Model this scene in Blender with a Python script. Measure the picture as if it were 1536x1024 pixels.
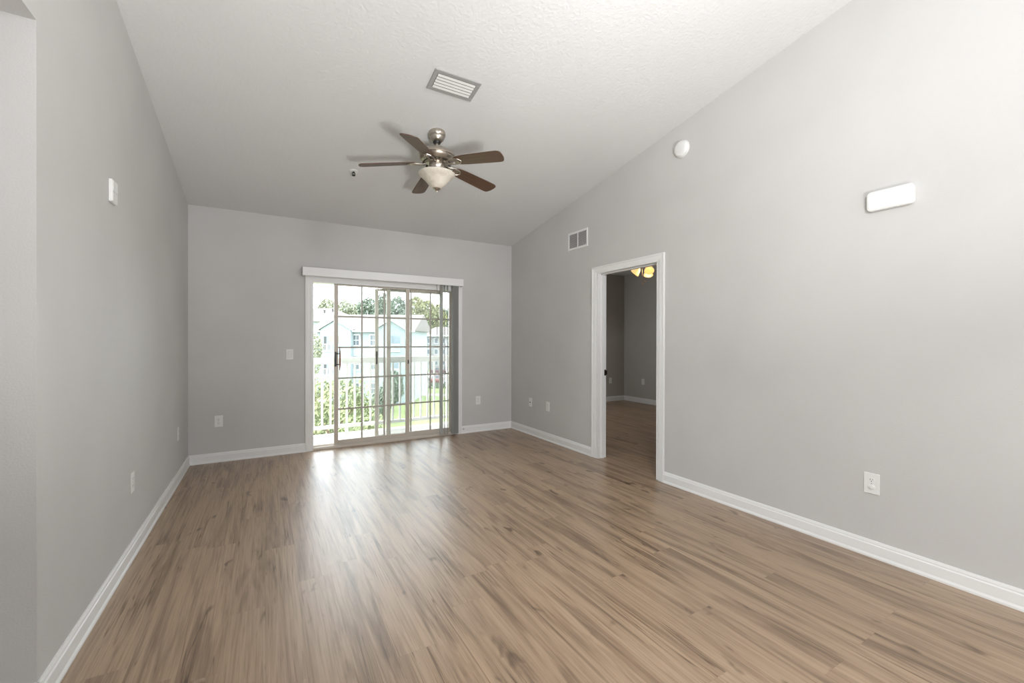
import bpy, bmesh, math, random
from math import sin, cos, pi, radians, atan, atan2, hypot
from mathutils import Vector, Matrix

C = bpy.context.scene.collection
for o in list(bpy.data.objects):
    bpy.data.objects.remove(o)

# ------------------------------------------------------------------ camera, sky, sun, lamps, exposure
F_PX, YAW, PITCH, ROLL, CAM_Z = 637.33, 0.52595, -0.0030, 0.0020, 1.2937
fw = Vector((sin(YAW) * cos(PITCH), cos(YAW) * cos(PITCH), sin(PITCH)))
rt = Vector((cos(YAW), -sin(YAW), 0.0))
up = rt.cross(fw)
rt, up = rt * cos(ROLL) + up * sin(ROLL), -rt * sin(ROLL) + up * cos(ROLL)
cd = bpy.data.cameras.new('camera')
cd.sensor_width = 36.0
cd.lens = F_PX / 1536 * 36.0
cd.clip_start, cd.clip_end = 0.05, 500
cam = bpy.data.objects.new('camera', cd)
C.objects.link(cam)
M = Matrix((rt, up, -fw)).transposed().to_4x4()
M.translation = Vector((0, 0, CAM_Z))
cam.matrix_world = M
sc = bpy.context.scene
sc.camera = cam
sc.view_settings.view_transform = 'Standard'
sc.view_settings.look = 'None'
sc.view_settings.gamma = 1
sc.view_settings.use_curve_mapping = False
sc.view_settings.exposure = 0.22

w = bpy.data.worlds.new('sky')
sc.world = w
w.use_nodes = True
bgn = w.node_tree.nodes['Background']
bgn.inputs[0].default_value = (0.87, 0.945, 1.0, 1)
bgn.inputs[1].default_value = 6.8


def lamp(name, kind, loc, energy, color, direction=None, **kw):
    l = bpy.data.lights.new(name, kind)
    l.energy = energy
    l.color = color
    for k, v in kw.items():
        setattr(l, k, v)
    o = bpy.data.objects.new(name, l)
    C.objects.link(o)
    o.location = loc
    if direction is not None:
        o.rotation_euler = Vector(direction).to_track_quat('-Z', 'Y').to_euler()
    return o


lamp('sun', 'SUN', (-20, 10, 30), 4.2, (1, 0.95, 0.86), (0.62, -0.16, -0.9), angle=radians(0.6))
# added fill lamps behind the camera, without real fixtures
lamp('rear_fill_light', 'AREA', (1.0, -3.05, 1.55), 15, (1, 1, 1), (0.12, 1, 0.06), shape='RECTANGLE', size=1.1, size_y=1.0)  # added fill shining into the room from the rear wall
lamp('right_wall_fill_spot', 'SPOT', (0.0, -0.9, 2.45), 295, (0.98, 0.99, 1), (3.15, 2.2, -1.5), shadow_soft_size=0.3, spot_size=radians(110), spot_blend=0.7)  # invented spot that brightens the right wall, no fixture there
lamp('left_wall_fill_spot', 'SPOT', (2.6, -0.6, 2.95), 135, (0.98, 0.99, 1), (-3.3, 5.2, -1.6), shadow_soft_size=0.3, spot_size=radians(80), spot_blend=0.9)  # unseen spot added to lift the left wall
lamp('ceiling_fill_uplight', 'AREA', (1.0, -0.9, 0.6), 66, (0.985, 0.99, 1), (-0.07, 0.62, 1), shape='DISK', size=0.7, spread=radians(120))  # unseen fill added to bounce light off the ceiling
lamp('bedroom_window_daylight', 'AREA', (4.6, 6.70, 1.45), 22, (0.95, 0.98, 1), (0.35, -1, -0.05), shape='RECTANGLE', size=1.5, size_y=1.3)
lamp('hall_fill_light', 'AREA', (-1.7, 0.3, 2.34), 3.5, (1, 0.97, 0.93), (0, 0, -1), shape='RECTANGLE', size=1.0, size_y=1.0)  # added fill in the unseen hall, brightens the left wall end

# ------------------------------------------------------------------ room numbers (metres)
XL, XR, YB, H, SL = -0.687, 3.150, 5.443, 2.680, 0.1734
YO, ZO = 2.106, 2.399
BH, BT = 0.100, 0.015
BRX, BRY, BRZ = 6.757, 6.776, 2.70
YREAR = -3.3


def ceil_z(y):
    return H + SL * (YB - y)


# ------------------------------------------------------------------ materials
def mat(name, color, rough=0.5, metal=0.0, spec=0.5, **kw):
    m = bpy.data.materials.new(name)
    m.use_nodes = True
    b = m.node_tree.nodes['Principled BSDF']
    b.inputs['Base Color'].default_value = (*color, 1)
    b.inputs['Roughness'].default_value = rough
    b.inputs['Metallic'].default_value = metal
    b.inputs['Specular IOR Level'].default_value = spec
    for k, v in kw.items():
        b.inputs[k].default_value = v
    return m


class NG:
    """small helper for building node trees"""

    def __init__(self, m):
        self.t = m.node_tree
        self.b = self.t.nodes.get('Principled BSDF')

    def n(self, kind, **kw):
        x = self.t.nodes.new(kind)
        for k, v in kw.items():
            setattr(x, k, v)
        return x

    def l(self, a, b):
        self.t.links.new(a, b)

    def math(self, op, a, b=None):
        x = self.n('ShaderNodeMath', operation=op)
        for i, v in enumerate((a, b)):
            if v is None:
                continue
            if isinstance(v, (int, float)):
                x.inputs[i].default_value = v
            else:
                self.l(v, x.inputs[i])
        return x.outputs[0]

    def noise(self, vec, scale, detail=3, rough=0.5, dist=0.0):
        x = self.n('ShaderNodeTexNoise')
        x.inputs['Scale'].default_value = scale
        x.inputs['Detail'].default_value = detail
        x.inputs['Roughness'].default_value = rough
        x.inputs['Distortion'].default_value = dist
        if vec is not None:
            self.l(vec, x.inputs['Vector'])
        return x.outputs['Fac']

    def ramp(self, fac, stops):
        x = self.n('ShaderNodeValToRGB')
        e = x.color_ramp.elements
        while len(e) < len(stops):
            e.new(0.5)
        for i, (p, c) in enumerate(stops):
            e[i].position = p
            e[i].color = (*c, 1) if len(c) == 3 else c
        self.l(fac, x.inputs[0])
        return x.outputs[0]

    def mix(self, fac, a, b, mode='MIX'):
        x = self.n('ShaderNodeMix', data_type='RGBA', blend_type=mode)
        for s, v in ((x.inputs[0], fac), (x.inputs[6], a), (x.inputs[7], b)):
            if isinstance(v, (int, float)):
                s.default_value = v
            elif isinstance(v, tuple):
                s.default_value = (*v, 1)
            else:
                self.l(v, s)
        return x.outputs[2]

    def bump(self, h, strength, dist):
        x = self.n('ShaderNodeBump')
        x.inputs['Strength'].default_value = strength
        x.inputs['Distance'].default_value = dist
        self.l(h, x.inputs['Height'])
        self.l(x.outputs[0], self.b.inputs['Normal'])


def paint(name, color, bump_scale, strength, rough=0.6, var=0.03):
    m = mat(name, color, rough, spec=0.3)
    g = NG(m)
    co = g.n('ShaderNodeTexCoord').outputs['Object']
    g.bump(g.noise(co, bump_scale, 3, 0.6), strength, 0.004)
    f = g.noise(co, 1.7, 2)
    lo = tuple(c * (1 - var) for c in color)
    hi = tuple(min(1, c * (1 + var)) for c in color)
    g.l(g.ramp(f, [(0.3, lo), (0.7, hi)]), g.b.inputs['Base Color'])
    return m


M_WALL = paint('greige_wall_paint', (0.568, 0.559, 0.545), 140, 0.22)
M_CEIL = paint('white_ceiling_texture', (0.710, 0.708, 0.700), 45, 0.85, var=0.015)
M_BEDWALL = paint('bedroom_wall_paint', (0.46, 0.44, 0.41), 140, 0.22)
M_TRIM = mat('white_trim_enamel', (0.80, 0.80, 0.79), 0.35)
M_PLATE = mat('white_plastic', (0.78, 0.78, 0.765), 0.4)
M_SLOT = mat('dark_slot', (0.03, 0.03, 0.03), 0.6)
M_FRAME = mat('off_white_door_frame', (0.56, 0.50, 0.43), 0.4)
M_MUNTIN = mat('grey_beige_muntin', (0.40, 0.37, 0.32), 0.45)
M_BLACK = mat('black_hardware', (0.012, 0.011, 0.010), 0.4)
M_REDWOOD = mat('reddish_wood_pull', (0.22, 0.06, 0.03), 0.4)
M_NICKEL = mat('brushed_nickel', (0.52, 0.47, 0.41), 0.32, 1.0)
M_DARKMETAL = mat('dark_metal', (0.04, 0.035, 0.03), 0.45, 0.6)
M_VENTGREY = mat('grey_register_metal', (0.34, 0.34, 0.33), 0.5, 0.0)
M_VENTSLAT = mat('white_register_slat', (0.74, 0.74, 0.71), 0.4)
M_DUCT = mat('dark_duct', (0.16, 0.16, 0.16), 0.8)
M_GRILLE = mat('grey_grille', (0.56, 0.55, 0.54), 0.5)
M_BRONZE = mat('bronze_strike', (0.05, 0.035, 0.025), 0.4, 0.7)
M_STEEL = mat('grey_bumper', (0.55, 0.55, 0.55), 0.5)


def floor_material():
    m = mat('oak_plank_floor', (0.4, 0.3, 0.22), 0.4)
    g = NG(m)
    co = g.n('ShaderNodeTexCoord').outputs['Object']
    sp = g.n('ShaderNodeSeparateXYZ')
    g.l(co, sp.inputs[0])
    x, y = sp.outputs[0], sp.outputs[1]
    W, L = 0.156, 1.22
    xs = g.math('DIVIDE', g.math('ADD', x, 39.935), W)
    col = g.math('FLOOR', xs)
    wn = g.n('ShaderNodeTexWhiteNoise', noise_dimensions='1D')
    g.l(col, wn.inputs['W'])
    ys = g.math('ADD', g.math('DIVIDE', g.math('ADD', y, 40.0), L), g.math('MULTIPLY', wn.outputs['Value'], 7.3))
    row = g.math('FLOOR', ys)
    wn2 = g.n('ShaderNodeTexWhiteNoise', noise_dimensions='2D')
    cv = g.n('ShaderNodeCombineXYZ')
    g.l(col, cv.inputs[0])
    g.l(row, cv.inputs[1])
    g.l(cv.outputs[0], wn2.inputs['Vector'])
    rnd = wn2.outputs['Value']
    wn3 = g.n('ShaderNodeTexWhiteNoise', noise_dimensions='3D')
    cv3 = g.n('ShaderNodeCombineXYZ')
    g.l(col, cv3.inputs[0])
    g.l(row, cv3.inputs[1])
    cv3.inputs[2].default_value = 5.0
    g.l(cv3.outputs[0], wn3.inputs['Vector'])

    def stretched(sx, sy, offs):
        c = g.n('ShaderNodeCombineXYZ')
        g.l(g.math('MULTIPLY', x, sx), c.inputs[0])
        g.l(g.math('MULTIPLY', y, sy), c.inputs[1])
        g.l(g.math('MULTIPLY', rnd, offs), c.inputs[2])
        return c.outputs[0]
    grain = g.noise(stretched(120, 2.4, 60), 1.0, 4, 0.72, 0.3)       # fine streaks
    smudge = g.noise(stretched(11.5, 0.80, 90), 1.0, 4, 0.62, 1.0)        # broad dark bands
    crack = g.noise(stretched(26, 0.60, 130), 1.0, 2, 0.55, 0.5)    # thin dark cracks
    knot = g.noise(stretched(11, 4.5, 170), 1.0, 2, 0.5, 0.4)
    base = g.ramp(smudge, [(0.29, (0.170, 0.110, 0.068)), (0.41, (0.278, 0.190, 0.122)), (0.51, (0.378, 0.266, 0.175)), (0.72, (0.420, 0.302, 0.203))])
    fine = g.ramp(grain, [(0.32, (0.58, 0.56, 0.53)), (0.52, (1, 1, 1)), (0.72, (1.14, 1.13, 1.12))])
    c1 = g.mix(0.75, base, fine, 'MULTIPLY')
    cr = g.ramp(crack, [(0.475, (1, 1, 1)), (0.497, (0.40, 0.34, 0.28)), (0.512, (1, 1, 1))])
    gate = g.ramp(g.noise(stretched(3.0, 1.3, 210), 1.0, 1), [(0.47, (0, 0, 0)), (0.58, (1, 1, 1))])
    c2 = g.mix(gate, c1, g.mix(1.0, c1, cr, 'MULTIPLY'))
    kn = g.ramp(knot, [(0.25, (0.30, 0.26, 0.22)), (0.33, (1, 1, 1))])
    c3 = g.mix(0.85, c2, kn, 'MULTIPLY')
    tone = g.ramp(rnd, [(0.0, (0.92, 0.915, 0.915)), (0.5, (0.98, 0.975, 0.97)), (1.0, (1.03, 1.025, 1.02))])
    c4 = g.mix(1.0, c3, tone, 'MULTIPLY')
    # seams
    fx = g.math('FRACT', xs)
    fy = g.math('FRACT', ys)
    ex = g.math('MULTIPLY', g.math('MINIMUM', fx, g.math('SUBTRACT', 1.0, fx)), W)
    ey = g.math('MULTIPLY', g.math('MINIMUM', fy, g.math('SUBTRACT', 1.0, fy)), L)
    e = g.math('MINIMUM', ex, ey)
    seam = g.ramp(g.math('MULTIPLY', e, 1000.0), [(0.0, (0.72, 0.69, 0.66)), (1.0, (1, 1, 1))])
    c5 = g.mix(1.0, c4, seam, 'MULTIPLY')
    g.l(c5, g.b.inputs['Base Color'])
    rr = g.ramp(grain, [(0.3, (0.40,) * 3), (0.7, (0.32,) * 3)])
    g.l(rr, g.b.inputs['Roughness'])
    g.b.inputs['Specular IOR Level'].default_value = 0.95
    g.bump(grain, 0.10, 0.001)
    return m


M_FLOOR = floor_material()


def glass_material(name, tint, refl=1.0):
    m = bpy.data.materials.new(name)
    m.use_nodes = True
    t = m.node_tree
    t.nodes.clear()
    out = t.nodes.new('ShaderNodeOutputMaterial')
    mx = t.nodes.new('ShaderNodeMixShader')
    tr = t.nodes.new('ShaderNodeBsdfTransparent')
    tr.inputs[0].default_value = (*tint, 1)
    gl = t.nodes.new('ShaderNodeBsdfGlossy')
    gl.inputs['Roughness'].default_value = 0.02
    fr = t.nodes.new('ShaderNodeFresnel')
    fr.inputs[0].default_value = 1.4
    t.links.new(fr.outputs[0], mx.inputs[0])
    t.links.new(tr.outputs[0], mx.inputs[1])
    t.links.new(gl.outputs[0], mx.inputs[2])
    t.links.new(mx.outputs[0], out.inputs[0])
    return m


def veil_material(name, color, opacity, translucent=False):
    m = bpy.data.materials.new(name)
    m.use_nodes = True
    t = m.node_tree
    t.nodes.clear()
    out = t.nodes.new('ShaderNodeOutputMaterial')
    mx = t.nodes.new('ShaderNodeMixShader')
    tr = t.nodes.new('ShaderNodeBsdfTransparent')
    df = t.nodes.new('ShaderNodeBsdfDiffuse')
    df.inputs[0].default_value = (*color, 1)
    mx.inputs[0].default_value = opacity
    src = df.outputs[0]
    if translucent:
        m2 = t.nodes.new('ShaderNodeMixShader')
        tl = t.nodes.new('ShaderNodeBsdfTranslucent')
        tl.inputs[0].default_value = (*color, 1)
        m2.inputs[0].default_value = 0.35
        t.links.new(df.outputs[0], m2.inputs[1])
        t.links.new(tl.outputs[0], m2.inputs[2])
        src = m2.outputs[0]
    t.links.new(tr.outputs[0], mx.inputs[1])
    t.links.new(src, mx.inputs[2])
    t.links.new(mx.outputs[0], out.inputs[0])
    return m


M_GLASS = glass_material('clear_glass', (0.97, 0.985, 0.98))
M_SCREEN = veil_material('insect_screen', (0.40, 0.43, 0.44), 0.16)
M_VANE = veil_material('sheer_vane_vinyl', (0.62, 0.62, 0.60), 0.80, True)


def wood_blade():
    m = mat('walnut_blade', (0.1, 0.05, 0.03), 0.35)
    g = NG(m)
    co = g.n('ShaderNodeTexCoord').outputs['Object']
    mp = g.n('ShaderNodeMapping')
    mp.inputs['Scale'].default_value = (3, 60, 60)
    g.l(co, mp.inputs[0])
    f = g.noise(mp.outputs[0], 1.0, 4, 0.6, 0.5)
    g.l(g.ramp(f, [(0.3, (0.070, 0.034, 0.018)), (0.7, (0.145, 0.078, 0.046))]), g.b.inputs['Base Color'])
    return m


def alabaster(name, a, b, emit=None):
    m = mat(name, a, 0.35)
    g = NG(m)
    co = g.n('ShaderNodeTexCoord').outputs['Object']
    f = g.noise(co, 9, 4, 0.6, 1.6)
    col = g.ramp(f, [(0.35, a), (0.65, b)])
    g.l(col, g.b.inputs['Base Color'])
    if emit:
        ec = g.ramp(f, [(0.3, emit[0]), (0.7, emit[1])])
        g.l(ec, g.b.inputs['Emission Color'])
        g.b.inputs['Emission Strength'].default_value = emit[2]
    else:
        g.b.inputs['Subsurface Weight'].default_value = 0.0
    return m


M_BLADE = wood_blade()
M_BOWL = alabaster('cream_alabaster_glass', (0.60, 0.54, 0.45), (0.74, 0.69, 0.60))
M_SHADE = alabaster('lit_amber_glass', (0.8, 0.6, 0.3), (0.9, 0.75, 0.5), ((1.0, 0.50, 0.13), (1.0, 0.78, 0.36), 0.7))
M_BRASS = mat('warm_brass', (0.62, 0.36, 0.14), 0.3, 1.0)


# ------------------------------------------------------------------ mesh helpers
class MB:
    def __init__(self):
        self.bm = bmesh.new()

    def box(self, lo, hi, mx=None):
        (x0, y0, z0), (x1, y1, z1) = lo, hi
        vs = [self.bm.verts.new(p) for p in ((x0, y0, z0), (x1, y0, z0), (x1, y1, z0), (x0, y1, z0), (x0, y0, z1), (x1, y0, z1), (x1, y1, z1), (x0, y1, z1))]
        for f in ((0, 3, 2, 1), (4, 5, 6, 7), (0, 1, 5, 4), (1, 2, 6, 5), (2, 3, 7, 6), (3, 0, 4, 7)):
            self.bm.faces.new([vs[i] for i in f])
        if mx is not None:
            for v in vs:
                v.co = mx @ v.co
        return self

    def hexa(self, pts):
        vs = [self.bm.verts.new(p) for p in pts]
        for f in ((0, 3, 2, 1), (4, 5, 6, 7), (0, 1, 5, 4), (1, 2, 6, 5), (2, 3, 7, 6), (3, 0, 4, 7)):
            self.bm.faces.new([vs[i] for i in f])
        return self

    def prism(self, poly, fn, a, b):
        """extrude a 2D polygon; fn(u, v, t) -> point, t from a to b"""
        A = [self.bm.verts.new(fn(u, v, a)) for u, v in poly]
        B = [self.bm.verts.new(fn(u, v, b)) for u, v in poly]
        n = len(poly)
        self.bm.faces.new(A[::-1])
        self.bm.faces.new(B)
        for i in range(n):
            self.bm.faces.new((A[i], A[(i + 1) % n], B[(i + 1) % n], B[i]))
        return self

    def lathe(self, prof, seg=32, mx=None):
        """prof: list of (r, z); closed at the ends when r == 0"""
        rings = []
        new = []
        for r, z in prof:
            if r < 1e-6:
                v = self.bm.verts.new((0, 0, z))
                rings.append([v])
                new.append(v)
            else:
                ring = [self.bm.verts.new((r * cos(2 * pi * k / seg), r * sin(2 * pi * k / seg), z)) for k in range(seg)]
                rings.append(ring)
                new += ring
        for a, b in zip(rings, rings[1:]):
            for k in range(seg):
                k2 = (k + 1) % seg
                if len(a) == 1 and len(b) == 1:
                    continue
                if len(a) == 1:
                    self.bm.faces.new((a[0], b[k], b[k2]))
                elif len(b) == 1:
                    self.bm.faces.new((a[k], b[0], a[k2]))
                else:
                    self.bm.faces.new((a[k], b[k], b[k2], a[k2]))
        if mx is not None:
            for v in new:
                v.co = mx @ v.co
        return self

    def tube(self, pts, r, seg=10):
        pts = [Vector(p) for p in pts]
        rings = []
        for i, p in enumerate(pts):
            d = (pts[min(i + 1, len(pts) - 1)] - pts[max(i - 1, 0)]).normalized()
            a = d.orthogonal().normalized() if i == 0 else (rings_a - d * rings_a.dot(d)).normalized()
            rings_a = a
            b = d.cross(a)
            rr = r[i] if isinstance(r, (list, tuple)) else r
            rings.append([self.bm.verts.new(p + a * (rr * cos(2 * pi * k / seg)) + b * (rr * sin(2 * pi * k / seg))) for k in range(seg)])
        for A, B in zip(rings, rings[1:]):
            for k in range(seg):
                k2 = (k + 1) % seg
                self.bm.faces.new((A[k], A[k2], B[k2], B[k]))
        self.bm.faces.new(rings[0][::-1])
        self.bm.faces.new(rings[-1])
        return self

    def build(self, name, m, parent=None, bevel=0.0, smooth=False, loc=None, mx=None, seg=2):
        bmesh.ops.recalc_face_normals(self.bm, faces=self.bm.faces)
        me = bpy.data.meshes.new(name)
        self.bm.to_mesh(me)
        self.bm.free()
        me.materials.append(m)
        o = bpy.data.objects.new(name, me)
        C.objects.link(o)
        if parent is not None:
            o.parent = parent
        if mx is not None:
            o.matrix_local = mx
        if loc is not None:
            o.location = loc
        if smooth:
            for p in me.polygons:
                p.use_smooth = True
            me.set_sharp_from_angle(angle=radians(38))
        if bevel:
            b = o.modifiers.new('bevel', 'BEVEL')
            b.width = bevel
            b.segments = seg
            b.limit_method = 'ANGLE'
            b.angle_limit = radians(35)
        return o


def tag(o, label, cat, group=None, kind=None):
    o['label'] = label
    o['category'] = cat
    if group:
        o['group'] = group
    if kind:
        o['kind'] = kind
    return o


def struct(o, label=None, cat=None):
    o['kind'] = 'structure'
    if label:
        o['label'] = label
        o['category'] = cat
    return o


def thing(name, label, cat, mx=None, loc=None, group=None):
    o = bpy.data.objects.new(name, None)
    o.empty_display_size = 0.1
    C.objects.link(o)
    if mx is not None:
        o.matrix_world = mx
    if loc is not None:
        o.location = loc
    return tag(o, label, cat, group)


def copy_tree(o, parent=None):
    c = o.copy()
    C.objects.link(c)
    if parent is not None:
        c.parent = parent
        c.matrix_parent_inverse = o.matrix_parent_inverse.copy()
    for ch in list(o.children):
        copy_tree(ch, c)
    return c


def frame(origin, ux, uz):
    """matrix with local x = ux, local z = uz (out of the surface)"""
    ux, uz = Vector(ux).normalized(), Vector(uz).normalized()
    uy = uz.cross(ux)
    m = Matrix((ux, uy, uz)).transposed().to_4x4()
    m.translation = Vector(origin)
    return m


def on_back(x, z, off=0.0):
    return frame((x, YB - off, z), (1, 0, 0), (0, -1, 0))


def on_right(y, z, off=0.0):
    return frame((XR - off, y, z), (0, -1, 0), (-1, 0, 0))


def on_left(y, z, off=0.0):
    return frame((XL + off, y, z), (0, 1, 0), (1, 0, 0))


CN = Vector((0, -SL, -1)).normalized()          # into the room, off the ceiling


def on_ceiling(x, y):
    return frame((x, y, ceil_z(y)), (1, 0, 0), CN)


# ------------------------------------------------------------------ the setting
WT = 0.115
OX0, OX1, OZ = 0.455, 2.325, 2.00            # glass door opening
DY0, DY1, DZ = 2.735, 3.555, 2.032           # bedroom doorway

b = MB()
b.box((-2.75, YREAR, -0.12), (XR, YB + 0.13, 0))
b.box((XR, 1.5, -0.12), (BRX + 0.1, BRY + 0.1, 0))
struct(b.build('floor', M_FLOOR), 'brown oak plank floor running into the bedroom', 'floor')

b = MB()
b.hexa([(XL - 0.15, YREAR, ceil_z(YREAR)), (XR + 0.1, YREAR, ceil_z(YREAR)), (XR + 0.1, YB + 0.1, ceil_z(YB + 0.1)), (XL - 0.15, YB + 0.1, ceil_z(YB + 0.1)),
        (XL - 0.15, YREAR, ceil_z(YREAR) + 0.1), (XR + 0.1, YREAR, ceil_z(YREAR) + 0.1), (XR + 0.1, YB + 0.1, ceil_z(YB + 0.1) + 0.1), (XL - 0.15, YB + 0.1, ceil_z(YB + 0.1) + 0.1)])
struct(b.build('ceiling', M_CEIL), 'white textured ceiling sloping up from the glass door', 'ceiling')

b = MB()
b.box((XL - 0.12, YB, 0), (OX0, YB + 0.14, 2.78))
b.box((OX1, YB, 0), (XR + WT, YB + 0.14, 2.78))
b.box((OX0, YB, OZ), (OX1, YB + 0.14, 2.78))
struct(b.build('wall_back', M_WALL), 'grey painted far wall around the sliding glass door', 'wall')


def sloped_wall(b, x0, x1, y0, y1, z0):
    b.hexa([(x0, y0, z0), (x1, y0, z0), (x1, y1, z0), (x0, y1, z0),
            (x0, y0, ceil_z(y0) + 0.03), (x1, y0, ceil_z(y0) + 0.03), (x1, y1, ceil_z(y1) + 0.03), (x0, y1, ceil_z(y1) + 0.03)])


b = MB()
sloped_wall(b, XR, XR + WT, YREAR, DY0, 0)
sloped_wall(b, XR, XR + WT, DY1, YB, 0)
sloped_wall(b, XR, XR + WT, DY0, DY1, DZ)
struct(b.build('wall_right', M_WALL), 'light grey right wall with the bedroom doorway', 'wall')

b = MB()
sloped_wall(b, XL - 0.12, XL, YO, YB, 0)
sloped_wall(b, XL - 0.12, XL, YREAR, YO, ZO)
struct(b.build('wall_left', M_WALL), 'light grey left wall with a wide opening near the camera', 'wall')

b = MB()
b.box((-2.75, YO, 0), (XL - 0.12, YO + 0.12, ZO))
b.box((-2.87, YREAR, 0), (-2.75, YO + 0.12, ZO))
struct(b.build('wall_hall', M_WALL), 'grey hall wall behind the left opening', 'wall')
struct(MB().box((-2.87, YREAR, ZO), (XL - 0.12, YO + 0.12, ZO + 0.1)).build('ceiling_hall', M_CEIL), 'low hall ceiling', 'ceiling')

b = MB()
b.box((-2.87, YREAR - 0.12, 0), (XR + WT, YREAR, 1.0))
b.box((-2.87, YREAR - 0.12, 2.1), (XR + WT, YREAR, 4.35))
b.box((-2.87, YREAR - 0.12, 1.0), (0.4, YREAR, 2.1))
b.box((1.6, YREAR - 0.12, 1.0), (XR + WT, YREAR, 2.1))
struct(b.build('wall_front', M_WALL), 'grey wall behind the camera with a wide window', 'wall')

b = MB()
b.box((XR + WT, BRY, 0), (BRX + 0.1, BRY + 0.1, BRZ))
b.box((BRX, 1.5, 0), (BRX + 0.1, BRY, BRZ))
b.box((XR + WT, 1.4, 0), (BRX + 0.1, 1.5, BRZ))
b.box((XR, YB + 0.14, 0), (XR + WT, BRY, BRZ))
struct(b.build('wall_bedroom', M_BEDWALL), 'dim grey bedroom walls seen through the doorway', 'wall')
struct(MB().box((XR + WT, 1.4, BRZ), (BRX + 0.1, BRY + 0.1, BRZ + 0.1)).build('ceiling_bedroom', M_CEIL), 'flat bedroom ceiling', 'ceiling')

# baseboards: flat board with a small moulded top and a bevelled shoe
BPROF = [(0, 0), (0.019, 0), (0.019, 0.010), (0.0135, 0.022), (0.0135, 0.074), (0.010, 0.080), (0.010, 0.088), (0.006, BH), (0, BH)]


def baseboard(name, p0, p1, nrm, label):
    p0, p1, n = Vector(p0), Vector(p1), Vector(nrm)
    d = p1 - p0
    b = MB()
    b.prism(BPROF, lambda u, v, t: p0 + d * t + n * u + Vector((0, 0, v)), 0, 1)
    return struct(b.build(name, M_TRIM), label, 'baseboard')


CASE_B0, CASE_B1 = 0.398, 2.352
CASE_R0, CASE_R1 = 2.652, 3.640
baseboard('baseboard_left', (XL, YO - 0.013, 0), (XL, YB, 0), (1, 0, 0), 'white baseboard along the left wall')
baseboard('baseboard_hall', (-2.75, YO, 0), (XL + 0.013, YO, 0), (0, -1, 0), 'white baseboard turning into the hall')
baseboard('baseboard_back', (XL, YB, 0), (CASE_B0, YB, 0), (0, -1, 0), 'white baseboard left of the glass door')
baseboard('baseboard_back', (CASE_B1, YB, 0), (XR, YB, 0), (0, -1, 0), 'white baseboard right of the glass door')
baseboard('baseboard_right', (XR, CASE_R1, 0), (XR, YB, 0), (-1, 0, 0), 'white baseboard beyond the bedroom doorway')
baseboard('baseboard_right', (XR, YREAR, 0), (XR, CASE_R0, 0), (-1, 0, 0), 'white baseboard on the near right wall')
baseboard('baseboard_bedroom', (XR + WT, BRY, 0), (BRX, BRY, 0), (0, -1, 0), 'white baseboard on the bedroom window wall')
baseboard('baseboard_bedroom', (BRX, 1.5, 0), (BRX, BRY, 0), (-1, 0, 0), 'white baseboard on the bedroom side wall')

# casings: profile u across the width (outer edge first), v thickness
CPROF = [(0, 0), (0, 0.017), (0.012, 0.018), (0.020, 0.013), (0.050, 0.011), (0.062, 0.007), (0.072, 0.006), (0.072, 0)]


def casing(b, along0, along1, across, outdir, nrm, corner0=0, corner1=0):
    """one mitred casing board; `across` maps u to an offset vector (from outer edge inward)"""
    a0, a1 = Vector(along0), Vector(along1)
    d = (a1 - a0).normalized()
    ia, n = Vector(across), Vector(nrm)
    A = [b.bm.verts.new(a0 + ia * u + n * v + d * (u * corner0)) for u, v in CPROF]
    B = [b.bm.verts.new(a1 + ia * u + n * v - d * (u * corner1)) for u, v in CPROF]
    k = len(CPROF)
    b.bm.faces.new(A[::-1])
    b.bm.faces.new(B)
    for i in range(k):
        b.bm.faces.new((A[i], A[(i + 1) % k], B[(i + 1) % k], B[i]))


def struct_empty(name, loc, label, cat):
    o = bpy.data.objects.new(name, None)
    C.objects.link(o)
    o.location = loc
    return struct(o, label, cat)


# ---- bedroom doorway (door_2)
d2 = struct_empty('door_2', (XR, (DY0 + DY1) / 2, 0), 'white trimmed open doorway into the bedroom', 'doorway')
inv2 = Matrix.Translation(-Vector(d2.location))
CZ = 2.098
b = MB()
for xx, nn in ((XR, -1), (XR + WT, 1)):
    casing(b, (xx, CASE_R0, 0), (xx, CASE_R0, CZ), (0, 1, 0), None, (nn, 0, 0), 0, 1)
    casing(b, (xx, CASE_R1, 0), (xx, CASE_R1, CZ), (0, -1, 0), None, (nn, 0, 0), 0, 1)
    casing(b, (xx, CASE_R0, CZ), (xx, CASE_R1, CZ), (0, 0, -1), None, (nn, 0, 0), 1, 1)
b.build('casing', M_TRIM, d2, mx=inv2)
b = MB()
b.box((XR - 0.002, CASE_R0 + 0.078, 0), (XR + WT + 0.002, DY0 + 0.01, DZ))
b.box((XR - 0.002, DY1 - 0.006, 0), (XR + WT + 0.002, CASE_R1 - 0.078, DZ))
b.box((XR - 0.002, CASE_R0 + 0.078, DZ - 0.008), (XR + WT + 0.002, CASE_R1 - 0.078, DZ + 0.01))
b.box((XR + 0.045, DY0, 0), (XR + 0.08, DY0 + 0.022, DZ))
b.box((XR + 0.045, DY1 - 0.018, 0), (XR + 0.08, DY1, DZ))
b.box((XR + 0.045, DY0, DZ - 0.02), (XR + 0.08, DY1, DZ))
b.build('jamb', M_TRIM, d2, mx=inv2)
b = MB()
b.box((XR + 0.083, DY1 - 0.010, 0.905), (XR + 0.113, DY1 - 0.004, 0.970))
b.box((XR + 0.108, DY1 - 0.020, 0.915), (XR + 0.120, DY1 - 0.004, 0.960))
b.build('strike_plate', M_BRONZE, d2, mx=inv2, bevel=0.001)

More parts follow.
